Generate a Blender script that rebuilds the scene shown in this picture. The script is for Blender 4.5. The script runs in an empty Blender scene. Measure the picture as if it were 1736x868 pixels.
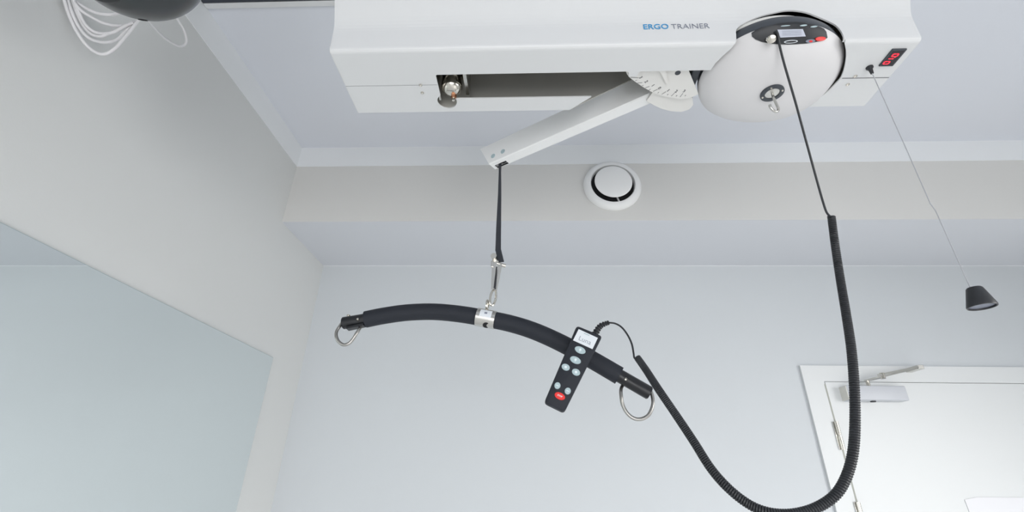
import bpy, bmesh, math, random
from mathutils import Vector, Matrix
random.seed(4)
C = bpy.context.scene
col = C.collection
pi = math.pi

# ------------------------------------------------------------ camera
F, PITCH, YAW, ROLL = 794.65, .45511, .046283, .01948
cp, sp_, cy, sy = math.cos(PITCH), math.sin(PITCH), math.cos(YAW), math.sin(YAW)
fwd = Vector((-sy*cp, cy*cp, sp_)); r0 = Vector((cy, sy, 0)); u0 = r0.cross(fwd)
rt = r0*math.cos(ROLL) + u0*math.sin(ROLL); up = -r0*math.sin(ROLL) + u0*math.cos(ROLL)
EYE = Vector((0, 0, 1.6))
cam_d = bpy.data.cameras.new('camera'); cam = bpy.data.objects.new('camera', cam_d); col.objects.link(cam)
cam_d.sensor_width = 36; cam_d.lens = F/1736*36; cam_d.clip_start = .01
cam.matrix_world = Matrix(((rt.x, up.x, -fwd.x, EYE.x), (rt.y, up.y, -fwd.y, EYE.y), (rt.z, up.z, -fwd.z, EYE.z), (0, 0, 0, 1)))
C.camera = cam

def ray(px, py): return rt*((px-868)/F) + up*((434-py)/F) + fwd
def onZ(px, py, z): r = ray(px, py); return EYE + r*((z-EYE.z)/r.z)
def onY(px, py, y): r = ray(px, py); return EYE + r*(y/r.y)
def onX(px, py, x): r = ray(px, py); return EYE + r*(x/r.x)

# ------------------------------------------------------------ world, lights, exposure
C.view_settings.view_transform = 'Standard'; C.view_settings.look = 'None'
C.view_settings.gamma = 1; C.view_settings.use_curve_mapping = False
C.view_settings.exposure = 0.0
w = bpy.data.worlds.new('world'); C.world = w; w.use_nodes = True
w.node_tree.nodes['Background'].inputs[0].default_value = (.93, .965, 1, 1)
w.node_tree.nodes['Background'].inputs[1].default_value = 1.5
def area(name, loc, target, sx, sy_, power, color):
    d = bpy.data.lights.new(name, 'AREA'); d.shape = 'RECTANGLE'; d.size = sx; d.size_y = sy_; d.energy = power; d.color = color
    o = bpy.data.objects.new(name, d); col.objects.link(o); o.location = loc
    o.rotation_euler = (Vector(target)-Vector(loc)).to_track_quat('-Z', 'Y').to_euler(); return o
a1 = area('window_daylight', (2.78, -.45, 1.6), (1.3, .9, .15), 1.5, 1.5, 37, (1, .98, .955)); a1.data.spread = math.radians(115)
a2 = area('rear_window_daylight', (.35, -2.3, .98), (.3, 1, .9), 2.3, 1.75, 24, (1, .98, .975)); a2.data.spread = math.radians(140)

# ------------------------------------------------------------ materials
def mat(name, c, rough=.5, metal=0, bump=0, bscale=200, emit=None, est=0, vary=0, coat=0, spec=.5):
    m = bpy.data.materials.new(name); m.use_nodes = True; n = m.node_tree; b = n.nodes['Principled BSDF']
    b.inputs['Base Color'].default_value = (*c, 1); b.inputs['Roughness'].default_value = rough; b.inputs['Metallic'].default_value = metal
    b.inputs['Specular IOR Level'].default_value = spec
    if coat: b.inputs['Coat Weight'].default_value = coat; b.inputs['Coat Roughness'].default_value = .15
    if emit: b.inputs['Emission Color'].default_value = (*emit, 1); b.inputs['Emission Strength'].default_value = est
    tc = n.nodes.new('ShaderNodeTexCoord'); tx = n.nodes.new('ShaderNodeTexNoise'); tx.inputs['Scale'].default_value = bscale
    n.links.new(tc.outputs['Object'], tx.inputs['Vector'])
    if bump:
        bp = n.nodes.new('ShaderNodeBump'); bp.inputs['Strength'].default_value = bump; bp.inputs['Distance'].default_value = .001
        n.links.new(tx.outputs['Fac'], bp.inputs['Height']); n.links.new(bp.outputs['Normal'], b.inputs['Normal'])
    if vary:
        mx = n.nodes.new('ShaderNodeMix'); mx.data_type = 'RGBA'; t2 = n.nodes.new('ShaderNodeTexNoise'); t2.inputs['Scale'].default_value = 2.2
        n.links.new(tc.outputs['Object'], t2.inputs['Vector']); n.links.new(t2.outputs['Fac'], mx.inputs[0])
        mx.inputs[6].default_value = (*[v*(1-vary) for v in c], 1); mx.inputs[7].default_value = (*[min(1, v*(1+vary)) for v in c], 1)
        n.links.new(mx.outputs[2], b.inputs['Base Color'])
    return m
M = dict(
 wall_l=mat('wall_paint_left', (.70, .71, .70), .85, bump=.15, bscale=260, vary=.01),
 wall_b=mat('wall_paint_back', (.615, .645, .668), .85, bump=.15, bscale=260, vary=.01),
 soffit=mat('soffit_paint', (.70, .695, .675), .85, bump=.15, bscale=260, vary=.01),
 soffit_u=mat('soffit_underside_lit_tint', (.665, .685, .725), .85, bump=.15, bscale=260),  # bluish cast of reflected daylight put into the underside colour
 ceil=mat('ceiling_paint', (.74, .765, .82), .85, bump=.12, bscale=260, vary=.01),
 band=mat('white_band_paint', (.85, .87, .885), .7, bump=.1, bscale=260),
 floor=mat('floor_vinyl', (.80, .80, .80), .45, vary=.03),
 doorp=mat('door_white_lacquer', (.72, .74, .745), .45),
 gap=mat('door_gap_shadow', (.40, .41, .37), .8),
 silver=mat('closer_silver', (.56, .58, .62), .4),
 armw=mat('arm_powder_coat', (.88, .885, .88), .38),
 white=mat('white_powder_coat', (.73, .74, .745), .38, bump=.05, bscale=900),
 cream=mat('cream_plastic', (.80, .79, .76), .4),
 shell=mat('hoist_shell_plastic', (.735, .725, .73), .4),
 inner=mat('housing_inside', (.72, .71, .66), .6),
 alu=mat('inner_aluminium', (.46, .455, .43), .5, .1),
 black=mat('black_plastic', (.020, .022, .026), .42),
 ring=mat('hoist_ring_plastic', (.05, .058, .07), .42),
 matt=mat('black_void', (.008, .008, .01), .8),
 foam=mat('black_foam_grip', (.017, .020, .028), .6, bump=.5, bscale=900, spec=.35),
 tube=mat('black_end_tube', (.010, .011, .014), .35),
 web=mat('black_webbing', (.03, .033, .042), .8, bump=.6, bscale=1500),
 steel=mat('brushed_steel', (.62, .61, .58), .25, 1, bump=.08, bscale=700),
 ringst=mat('ring_steel', (.42, .41, .39), .3, 1),
 nickel=mat('polished_nickel', (.66, .63, .57), .16, 1),
 copper=mat('copper_nut', (.62, .30, .18), .3, 1),
 mirror=mat('mirror_silvering', (.84, .885, .88), .01, 1),
 glassedge=mat('mirror_glass_edge', (.36, .47, .50), .3),
 string=mat('grey_string', (.42, .43, .46), .7),
 cable=mat('white_cable', (.80, .79, .80), .45),
 pod=mat('glossy_black_pod', (.022, .025, .028), .28, coat=.4),
 rail=mat('dark_rail', (.05, .055, .07), .4, .3),
 blue=mat('lettering_blue', (.03, .30, .62), .5),
 grey=mat('lettering_grey', (.22, .24, .30), .5),
 dark=mat('lettering_dark', (.12, .12, .13), .5),
 red=mat('red_button', (.80, .03, .025), .35),
 btn=mat('button_pale_teal', (.42, .53, .56), .35),
 btnd=mat('button_symbol', (.75, .82, .85), .4),
 lcd=mat('lcd_face', (.58, .61, .70), .25),
 label=mat('label_white', (.74, .78, .82), .4),
 led=mat('red_led', (.6, .01, .02), .4, emit=(1, .03, .06), est=1.6),
 paper=mat('paper', (.80, .805, .835), .7),
 lens=mat('display_window', (.016, .014, .018), .35),
)

# ------------------------------------------------------------ builders
def link(name, bm, m, parent=None, smooth=False, auto=None):
    bmesh.ops.recalc_face_normals(bm, faces=bm.faces)
    me = bpy.data.meshes.new(name); bm.to_mesh(me); bm.free()
    for mm in (m if isinstance(m, (list, tuple)) else [m]): me.materials.append(M[mm] if isinstance(mm, str) else mm)
    if smooth:
        me.polygons.foreach_set('use_smooth', [True]*len(me.polygons))
        me.set_sharp_from_angle(angle=math.radians(auto or 40))
    o = bpy.data.objects.new(name, me); col.objects.link(o)
    if parent: o.parent = parent; o.matrix_parent_inverse = Matrix.Translation(-parent.location)
    return o
def link_sub(name, bm, m, parent, smooth=False):     # sub-part: geometry in world coordinates, parent mesh untransformed
    o = link(name, bm, m, None, smooth); o.parent = parent
    return o
def thing(name, label, cat, loc, group=None):
    o = bpy.data.objects.new(name, None); o.empty_display_size = .05; col.objects.link(o); o.location = loc
    tag(o, label, cat, group); return o
def sub(name, bm, m, par, smooth=False, root=None):      # sub-part: its parent mesh carries world coordinates
    o = link(name, bm, m, None, smooth); o.parent = par; return o
def tag(o, label, cat, group=None):
    o['label'] = label; o['category'] = cat
    if group: o['group'] = group
    return o
def struct(o, label=None):
    o['kind'] = 'structure'
    if label: o['label'] = label
    return o
def bx(bm, a, b, bev=0, seg=2):
    a = Vector(a); b = Vector(b); r = bmesh.ops.create_cube(bm, size=1)
    vs = r['verts']; bmesh.ops.scale(bm, vec=b-a, verts=vs); bmesh.ops.translate(bm, vec=(a+b)/2, verts=vs)
    if bev:
        es = list({e for v in vs for e in v.link_edges}); bmesh.ops.bevel(bm, geom=es, offset=bev, segments=seg, affect='EDGES', profile=.5)
    return bm
def box(a, b, bev=0, seg=2): return bx(bmesh.new(), a, b, bev, seg)
def frame_of(d, hint=Vector((0, 0, 1))):
    d = d.normalized()
    hint = hint.normalized()
    if abs(d.dot(hint)) > .95: hint = Vector((0, 1, 0)) if abs(d.y) < .7 else Vector((1, 0, 0))
    x = hint.cross(d).normalized(); y = d.cross(x); return x, y
def tube(bm, pts, rad, n=10, closed=False, flat=None):
    pts = [Vector(p) for p in pts]; N = len(pts); rings = []
    rad = rad if hasattr(rad, '__len__') else [rad]*N
    x = None
    for i, p in enumerate(pts):
        if closed: d = (pts[(i+1) % N]-pts[i-1])
        else: d = pts[min(i+1, N-1)]-pts[max(i-1, 0)]
        d.normalize()
        if x is None: x, y = frame_of(d)
        else: x = (x-d*x.dot(d)).normalized(); y = d.cross(x)
        fy = flat or 1
        rings.append([bm.verts.new(p + (x*math.cos(2*pi*k/n) + y*math.sin(2*pi*k/n)*fy)*rad[i]) for k in range(n)])
    for i in range(N if closed else N-1):
        a, b = rings[i], rings[(i+1) % N]
        for k in range(n): bm.faces.new((a[k], a[(k+1) % n], b[(k+1) % n], b[k]))
    if not closed: bm.faces.new(rings[0][::-1]); bm.faces.new(rings[-1])
    return bm
def smooth_path(pts, sub=8):
    pts = [Vector(p) for p in pts]; out = []
    for i in range(len(pts)-1):
        p0 = pts[max(i-1, 0)]; p1 = pts[i]; p2 = pts[i+1]; p3 = pts[min(i+2, len(pts)-1)]
        for s in range(sub):
            t = s/sub
            out.append(.5*((2*p1) + (p2-p0)*t + (2*p0-5*p1+4*p2-p3)*t*t + (3*p1-p0-3*p2+p3)*t**3))
    out.append(pts[-1]); return out
def lathe(bm, prof, base, axis=(0, 0, 1), n=48):
    base = Vector(base); ax = Vector(axis).normalized(); x, y = frame_of(ax, Vector((0, 1, .01)))
    rings = []
    for r, h in prof:
        if r < 1e-6: rings.append([bm.verts.new(base+ax*h)])
        else: rings.append([bm.verts.new(base+ax*h+(x*math.cos(2*pi*k/n)+y*math.sin(2*pi*k/n))*r) for k in range(n)])
    for a, b in zip(rings[:-1], rings[1:]):
        for k in range(n):
            k2 = (k+1) % n
            if len(a) == 1 and len(b) == 1: continue
            if len(a) == 1: bm.faces.new((a[0], b[k], b[k2]))
            elif len(b) == 1: bm.faces.new((a[k], a[k2], b[0]))
            else: bm.faces.new((a[k], a[k2], b[k2], b[k]))
    return bm
def prism(bm, poly, vec, o=Vector((0, 0, 0))):
    vec = Vector(vec); a = [bm.verts.new(Vector(p)+o) for p in poly]; b = [bm.verts.new(Vector(p)+o+vec) for p in poly]
    n = len(a); bm.faces.new(a[::-1]); bm.faces.new(b)
    for k in range(n): bm.faces.new((a[k], a[(k+1) % n], b[(k+1) % n], b[k]))
    return bm
def round_rect(w, h, r, n=5):
    out = []
    for cx_, cy_, a0 in ((w/2-r, h/2-r, 0), (-w/2+r, h/2-r, pi/2), (-w/2+r, -h/2+r, pi), (w/2-r, -h/2+r, 3*pi/2)):
        for k in range(n+1):
            a = a0+pi/2*k/n; out.append((cx_+r*math.cos(a), cy_+r*math.sin(a)))
    return out
def basis(o, x, y):
    x = Vector(x).normalized(); z = x.cross(Vector(y)).normalized(); y = z.cross(x)
    return Matrix(((x.x, y.x, z.x, o[0]), (x.y, y.y, z.y, o[1]), (x.z, y.z, z.z, o[2]), (0, 0, 0, 1)))
def plate(bm, poly2, mtx, z0, z1, top_scale=1):
    a = [bm.verts.new(mtx @ Vector((p[0], p[1], z0))) for p in poly2]
    b = [bm.verts.new(mtx @ Vector((p[0]*top_scale, p[1]*top_scale, z1))) for p in poly2]
    n = len(a); bm.faces.new(a[::-1]); bm.faces.new(b)
    for k in range(n): bm.faces.new((a[k], a[(k+1) % n], b[(k+1) % n], b[k]))
    return bm
def ellipse(a, b, n=28): return [(a*math.cos(2*pi*k/n), b*math.sin(2*pi*k/n)) for k in range(n)]
def text_bm(bm, s, size, mtx, bold=0, width=None, thick=.0003, align='CENTER'):
    cu = bpy.data.curves.new('t', 'FONT'); cu.body = s; cu.size = size; cu.offset = bold; cu.extrude = thick; cu.align_x = align; cu.align_y = 'CENTER' if align == 'CENTER' else 'BOTTOM_BASELINE'
    cu.resolution_u = 4
    o = bpy.data.objects.new('t', cu); col.objects.link(o)
    dg = bpy.context.evaluated_depsgraph_get(); dg.update()
    me = bpy.data.meshes.new_from_object(o.evaluated_get(dg))
    if width:
        xs = [v.co.x for v in me.vertices]; k = width/(max(xs)-min(xs)); x0 = min(xs)
        for v in me.vertices: v.co.x = (v.co.x-x0)*k if align != 'CENTER' else v.co.x*k
    me.transform(mtx); bm.from_mesh(me)
    bpy.data.objects.remove(o); bpy.data.meshes.remove(me); bpy.data.curves.remove(cu)
    return bm
def boolean(o, cutters):
    for c in cutters:
        md = o.modifiers.new('b', 'BOOLEAN'); md.operation = 'DIFFERENCE'; md.object = c; md.solver = 'EXACT'; md.material_mode = 'TRANSFER'
    dg = bpy.context.evaluated_depsgraph_get(); dg.update()
    me = bpy.data.meshes.new_from_object(o.evaluated_get(dg), depsgraph=dg)
    o.modifiers.clear(); old = o.data; o.data = me
    for c in cutters: bpy.data.objects.remove(c)
    return o

# ------------------------------------------------------------ room shell
XL, XR, YB, YR, ZC = -1.0163, 2.9, 2.0421, -2.4, 2.9256
YS, ZS, ZB = 1.6182, 2.5486, 2.8241
T = .12
struct(link('floor', box((XL-T, YR-T, -.1), (XR+T, YB+T, 0)), 'floor'))
struct(link('ceiling', box((XL-T, YR-T, ZC), (XR+T, YB+T, ZC+.12)), 'ceil'))
struct(link('wall_left', box((XL-T, YR-T, 0), (XL, YB+T, ZC)), 'wall_l'))
struct(link('wall_back', box((XL, YB, 0), (XR, YB+T, ZC)), 'wall_b'))
def wall_with_window(name, axis):
    bm = bmesh.new()
    if axis == 'x':
        y0, y1, z0, z1 = -1.25, .35, .8, 2.35
        bx(bm, (XR, YR-T, 0), (XR+T, y0, ZC)); bx(bm, (XR, y1, 0), (XR+T, YB+T, ZC)); bx(bm, (XR, y0, 0), (XR+T, y1, z0)); bx(bm, (XR, y0, z1), (XR+T, y1, ZC))
        fr = bmesh.new()
        for a, b in (((y0, z0), (y1, z0+.05)), ((y0, z1-.05), (y1, z1)), ((y0, z0), (y0+.05, z1)), ((y1-.05, z0), (y1, z1)), (((y0+y1)/2-.03, z0), ((y0+y1)/2+.03, z1))):
            bx(fr, (XR+.03, a[0], a[1]), (XR+.09, b[0], b[1]))
    else:
        x0, x1, z0, z1 = -.85, 1.55, .1, 1.95
        bx(bm, (XL, YR-T, 0), (x0, YR, ZC)); bx(bm, (x1, YR-T, 0), (XR, YR, ZC)); bx(bm, (x0, YR-T, 0), (x1, YR, z0)); bx(bm, (x0, YR-T, z1), (x1, YR, ZC))
        fr = bmesh.new()
        for a, b in (((x0, z0), (x1, z0+.05)), ((x0, z1-.05), (x1, z1)), ((x0, z0), (x0+.05, z1)), ((x1-.05, z0), (x1, z1)), (((x0+x1)/2-.03, z0), ((x0+x1)/2+.03, z1))):
            bx(fr, (a[0], YR-.09, a[1]), (b[0], YR-.03, b[1]))
    return struct(link(name, bm, 'wall_l')), fr
w_, fr = wall_with_window('wall_right', 'x'); struct(link('window_1', fr, 'doorp'))
w_, fr = wall_with_window('wall_front', 'y'); struct(link('window_2', fr, 'doorp'))
# boxed-in soffit along the back wall: warm face, underside coloured with bluish reflected daylight
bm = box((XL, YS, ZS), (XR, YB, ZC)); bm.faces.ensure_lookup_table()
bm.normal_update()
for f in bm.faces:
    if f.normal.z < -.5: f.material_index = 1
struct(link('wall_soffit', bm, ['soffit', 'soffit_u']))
struct(link('trim_1', box((XL, YS-.002, ZB), (XR, YS, ZC)), 'band'))
struct(link('trim_2', box((XL, YR, ZB), (XL+.002, YS-.002, ZC)), 'band'))
bm = tube(bmesh.new(), [(XL, YB-.001, ZS-.0012), (XR, YB-.001, ZS-.0012)], .0014, 6)
struct(link('trim_3', bm, 'band'))

# ------------------------------------------------------------ wall mirror
ZM, YM = 2.0334, 1.7872
mr = thing('wall_mirror', 'large frameless mirror on the left wall reflecting the pale back wall', 'mirror', (XL, .9, 1.2))
mx_ = XL+.006
bm = box((XL+.0005, .05, .45), (mx_-.0005, YM, ZM)); link('glass_edge', bm, 'glassedge', mr)
bm = bmesh.new(); vs = [bm.verts.new(p) for p in ((mx_, .051, .451), (mx_, YM-.001, .451), (mx_, YM-.001, ZM-.001), (mx_, .051, ZM-.001))]
bm.faces.new(vs); link('mirror_face', bm, 'mirror', mr)

# ------------------------------------------------------------ door with frame, hinges, closer
XD, ZD = 1.135, 2.078
dY = YB-.012
door = bpy.data.objects.new('door_1', None); col.objects.link(door); door.location = (1.6, YB, 0)
struct(door, 'white flush door in a flat white frame on the back wall')
LX, LR, LT = 1.217, 2.085, 2.012
bm = bmesh.new()
bx(bm, (XD, dY, 0), (LX, YB-.001, ZD)); bx(bm, (LR, dY, 0), (LR+.082, YB-.001, ZD)); bx(bm, (LX, dY, LT), (LR, YB-.001, ZD))
link('door_frame', bm, 'doorp', door)
link('door_leaf', box((LX+.003, dY+.001, .008), (LR-.003, YB-.001, LT-.0016), .001), 'doorp', door)
bm = bmesh.new(); bx(bm, (LX-.003, dY-.0006, 0), (LX+.003, dY+.002, LT-.012)); link('door_gap', bm, 'gap', door)
def hinge(zc):
    bm = bmesh.new()
    bx(bm, (LX-.014, dY-.004, zc-.052), (LX-.0065, dY-.0008, zc+.052), .0008)
    h = link('hinge', bm, 'steel', door, True)
    k = bmesh.new(); tube(k, [(LX-.002, dY-.009, zc+.004), (LX-.002, dY-.009, zc+.052)], .0075, 14); tube(k, [(LX-.002, dY-.009, zc-.052), (LX-.002, dY-.009, zc-.004)], .0075, 14)
    tube(k, [(LX-.002, dY-.009, zc-.004), (LX-.002, dY-.009, zc+.004)], .005, 12)
    kk = link('hinge_knuckle', k, 'nickel', None, True); kk.parent = h
for z in (1.80, 1.515, .30): hinge(z)
cl = thing('door_closer', 'silver door closer box with folding arm at the top of the white door', 'door closer', (1.42, dY, 1.96))
c1 = onY(1434, 653, dY-.045); c2 = onY(1543, 679, dY-.045)
bm = box((c1.x, dY-.045, c2.z), (c2.x, dY+.0012, c1.z), .004, 3); cbody = link('closer_body', bm, 'silver', cl, True)
bm = bmesh.new(); lathe(bm, [(0, 0), (.010, 0), (.010, .004), (0, .004)], (onY(1480, 680, dY-.022).x, dY-.022, c2.z-.004), (0, 0, 1), 20); link('adjusting_screw', bm, 'black', cl)
bm = box((c1.x-.002, dY-.043, c2.z+.002), (c1.x+.001, dY+.0012, c1.z-.002)); link('end_cap', bm, 'inner', cl)
pv = Vector((onY(1473, 655, dY-.022).x, dY-.022, c1.z))
bm = bmesh.new(); tube(bm, [pv-Vector((0, 0, .002)), pv+Vector((0, 0, .026))], .007, 12); link('spindle', bm, 'nickel', cl, True)
el = onY(1497, 640, dY-.10); en = onY(1556, 623, dY-.18)
el.z = pv.z+.024; en2 = onY(1558, 622, dY-.06)
def bar(bm, a, b, wd, th):
    d = (b-a); m_ = basis(a, d, Vector((0, 0, 1)).cross(d)); L = d.length
    v = [Vector((0, -wd/2, -th/2)), Vector((L, -wd/2, -th/2)), Vector((L, wd/2, -th/2)), Vector((0, wd/2, -th/2))]
    prism(bm, [m_ @ p for p in v], m_.to_3x3() @ Vector((0, 0, th)))
bm = bmesh.new(); bar(bm, pv+Vector((-.006, 0, .023)), el, .018, .006); link('closer_arm', bm, 'steel', cl)
bm = bmesh.new(); bar(bm, el+Vector((-.012, 0, .006)), en2, .016, .008); bar(bm, el+Vector((.004, .004, .001)), en2+Vector((-.02, 0, -.008)), .010, .005)
link('closer_rod', bm, 'steel', cl)
bm = bmesh.new(); tube(bm, [el-Vector((0, 0, .008)), el+Vector((0, 0, .014))], .009, 14); link('elbow_joint', bm, 'nickel', cl, True)
bm = bmesh.new(); bx(bm, (en2.x-.012, en2.y-.010, en2.z-.010), (en2.x+.012, YB-.0015, en2.z+.006), .001); link('frame_bracket', bm, 'steel', cl)
# paper notice on the door
pA = onY(1635, 847, dY); pB = onY(1655, 843, dY)
bm = bmesh.new(); prism(bm, [(pA.x, dY-.0012, pA.z), (pB.x, dY-.0012, pB.z), (pA.x+.23, dY-.0012, pB.z+.002), (pA.x+.23, dY-.0012, pA.z-.20), (pA.x+.006, dY-.0012, pA.z-.20)], (0, .0011, 0))
nt = link('paper_notice', bm, 'paper'); tag(nt, 'white paper notice stuck on the white door', 'notice')

# ------------------------------------------------------------ ceiling rail and its pale strip
ra = onZ(450, 1.5, ZC); rb = onZ(450, 11, ZC)
rl = thing('ceiling_rail', 'dark rail with a pale edge strip running across the ceiling behind the trainer', 'rail', (.5, ra.y, ZC))
link('rail_track', box((XL+.003, ra.y-.11, ZC-.006), (XR, ra.y-.001, ZC+.001), .001), 'rail', rl)
link('edge_strip', box((XL+.003, ra.y, ZC-.006), (XR, rb.y, ZC+.001), .001), 'white', rl)

# ------------------------------------------------------------ round air valve on the soffit
vx, vz, R0 = .3315, 2.712, .1178
av = thing('air_valve', 'round white ventilation valve with a raised centre disc on the soffit face', 'air valve', (vx, YS, vz))
bm = lathe(bmesh.new(), [(.087, .006), (.087, -.014), (.090, -.0195), (.096, -.0205), (.107, -.016), (.1165, -.007), (R0, .0), (R0, .004)], (vx, YS-.003, vz), (0, 1, 0), 72)
link('flange', bm, 'armw', av, True)
bm = lathe(bmesh.new(), [(0, -.0012), (.0868, -.0012), (.0868, -.0005), (0, -.0005)], (vx, YS-.002, vz), (0, 1, 0), 48); link('duct_opening', bm, 'matt', av)
bm = lathe(bmesh.new(), [(0, -.043), (.04, -.0425), (.064, -.040), (.0735, -.0365), (.0755, -.033), (.074, -.030), (.06, -.026), (0, -.022)], (vx, YS, vz), (0, 1, 0), 64)
link('valve_disc', bm, 'armw', av, True)
bm = bmesh.new(); tube(bm, [(vx, YS-.016, vz), (vx, YS-.003, vz)], .008, 10); bar(bm, Vector((vx+.0, YS-.008, vz-.02)), Vector((vx+.022, YS-.008, vz-.0845)), .009, .004); link('bridge', bm, 'armw', av)

# ------------------------------------------------------------ gait trainer housing
HX0, HX1, HY0, HY1, HZ, HT = -.380, .6965, .6055, .7726, 2.325, 2.60
tr = thing('ceiling_trainer', 'long white ceiling mounted trainer housing with a swing arm and lettering', 'training machine', (.16, .69, HZ))
def profile(i):
    r = .008
    p = [(HY1-i, HT-i), (HY1-i, HZ+i+.004), (HY1-i-.004, HZ+i)]
    for k in range(5):
        a = pi/2*k/4; p.append((HY0+i+r-r*math.sin(a), HZ+i+r-r*math.cos(a)))
    for k in range(13):                      # soft S-curve of the front panel
        t_ = k/12; p.append((HY0+i-.028*(t_*t_*(3-2*t_)), HZ+.052+.085*t_))
    p += [(HY0-.028+i, HT-i)]
    return p
def hprism(name, i, m):
    bm = prism(bmesh.new(), [(HX0+i, y, z) for y, z in profile(i)], (HX1-HX0-2*i, 0, 0))
    if i == 0:
        es = [e for e in bm.edges if abs(e.verts[0].co.x-e.verts[1].co.x) < 1e-6]
        bmesh.ops.bevel(bm, geom=es, offset=.003, segments=2, affect='EDGES', profile=.5)
    return link(name, bm, m)
house = hprism('housing', 0, 'white')
inner = hprism('cut_inner', .003, 'inner')
Z0c, Z1c = HZ-.03, HZ+.02
def zcut(poly, z0=Z0c, z1=Z1c):
    return link('cut', prism(bmesh.new(), [(p[0], p[1], z0) for p in poly], (0, 0, z1-z0)), 'white')
def q(px, py): v = onZ(px, py, HZ); return (v.x, v.y)
ys0 = .667; ys1 = .7315
tA, tB = q(1067, 120)[0], q(1083, 120)[0]
slot = [(-.189, ys0+.002), (-.186, ys0), (tA-.004, ys0), (tA, ys0+.003), (tA+.001, ys0+.013), (tB-.001, ys0+.013), (tB, ys0+.003), (tB+.004, ys0), (.345, ys0), (.350, .731)]
slot += [(.30, ys1), (-.150, ys1), (-.189, ys1)]
c_slot = zcut(slot)
ccx, ccy = q(758, 172)
c_circ = zcut([(ccx+.0205*math.cos(2*pi*k/28), ccy+.0205*math.sin(2*pi*k/28)) for k in range(28)])
g1 = q(948, 197); g2 = q(1006, 162)
c_arm = zcut([g2, (g1[0]-.002, .79), (.40, .79), (.345, .72)])
def bkpoly(Y):
    P = [onY(x, y, Y) for x, y in ((977, 179.5), (1012, 162.5), (1040, 149.5), (1066, 136.8))]
    return [(.0905, .735, HZ+.0035)] + [(p.x, .735, p.z) for p in P] + [(.27, .735, HZ+.105), (.60, .735, HZ+.105), (.60, .735, HZ+.0035)]
c_back = link('cut', prism(bmesh.new(), bkpoly(.7700), (0, .06, 0)), 'inner'); bkp = bkpoly(.7662)
c_rail = link('cut', prism(bmesh.new(), bkp, (0, .06, 0)), 'alu')
UX, UY, UR = .473, .704, .1325
cl_ = [q(x, y) for x, y in ((1249, 72), (1238, 83.5), (1225, 95), (1213, 107), (1205, 118.5))]
cr_ = [q(x, y) for x, y in ((1372, 179), (1388, 167), (1404, 155), (1416, 143), (1425, 133), (1431, 118), (1434, 102), (1434.5, 88), (1432, 74))]
cr_ = [(v.x, v.y) for v in smooth_path([Vector((a, b, 0)) for a, b in cr_], 4)]
unitcut = [(cl_[0][0], .59)]+cl_+[(.336, .70), (.337, .722), (.352, .752), (.374, .780), (.40, .80), (.56, .80)]+cr_+[(cr_[-1][0], .59)]
c_unit = zcut(unitcut, Z0c, HZ+.0045)
def arch_pts():
    px = [(1249, 73), (1248, 60), (1249, 49), (1262, 39), (1285, 30), (1310, 25), (1335, 22), (1365, 24), (1395, 32), (1415, 41), (1425, 51), (1430.5, 62), (1432, 74)]
    return smooth_path([onY(x, y, HY0) for x, y in px], 4)
ap = arch_pts(); ap[0].z = HZ-.01; ap[-1].z = HZ-.01; ap[0].x = cl_[0][0]; ap[-1].x = cr_[-1][0]
c_arch = link('cut', prism(bmesh.new(), [(p.x, .55, p.z) for p in ap], (0, .09, 0)), 'white')
house.data.materials.append(M['inner'])
boolean(house, [inner, c_slot, c_circ, c_arm, c_back, c_unit, c_arch])
house.parent = tr; house.matrix_parent_inverse = Matrix.Translation(-tr.location)
# seam lines, screws
ysm = .6925
link('seam', box((HX0+.002, ysm-.00022, HZ-.0003), (-.190, ysm+.00022, HZ+.001)), 'dark', tr)
bm = bmesh.new(); bx(bm, (.606, ysm-.0007, HZ-.0004), (HX1-.002, ysm+.0007, HZ+.001))
link('seam', bm, 'dark', tr)
for px, py in ((713, 144), (716, 157), (1450, 129), (1437, 143)):
    p = onZ(px, py, HZ)
    bm = lathe(bmesh.new(), [(0, .0), (.002, -.0002), (.0036, -.0012), (.0036, -.0020), (.0018, -.0024), (.0012, -.0016), (0, -.0016)], (p.x, p.y, HZ+.0008), (0, 0, 1), 16); link('screw', bm, 'nickel', tr, True)
# lettering on the front face
def front_mtx(px, py):
    p = onY(px, py, HY0-.0006); return basis(p, (1, 0, 0), (0, 0, 1))
a = onY(1091.5, 49.5, HY0-.0006); b = onY(1134, 49, HY0-.0006)
bm = text_bm(bmesh.new(), 'ERGO', .0190, basis(a, (1, 0, 0), (0, 0, 1)), .0001, (b-a).length, align='LEFT'); link('lettering', bm, 'blue', tr)['label'] = 'blue lettering'
a = onY(1139, 49, HY0-.0006); b = onY(1203.5, 48.5, HY0-.0006)
bm = text_bm(bmesh.new(), 'TRAINER', .0190, basis(a, (1, 0, 0), (0, 0, 1)), -.00028, (b-a).length, align='LEFT'); link('lettering', bm, 'grey', tr)['label'] = 'grey lettering'
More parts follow.
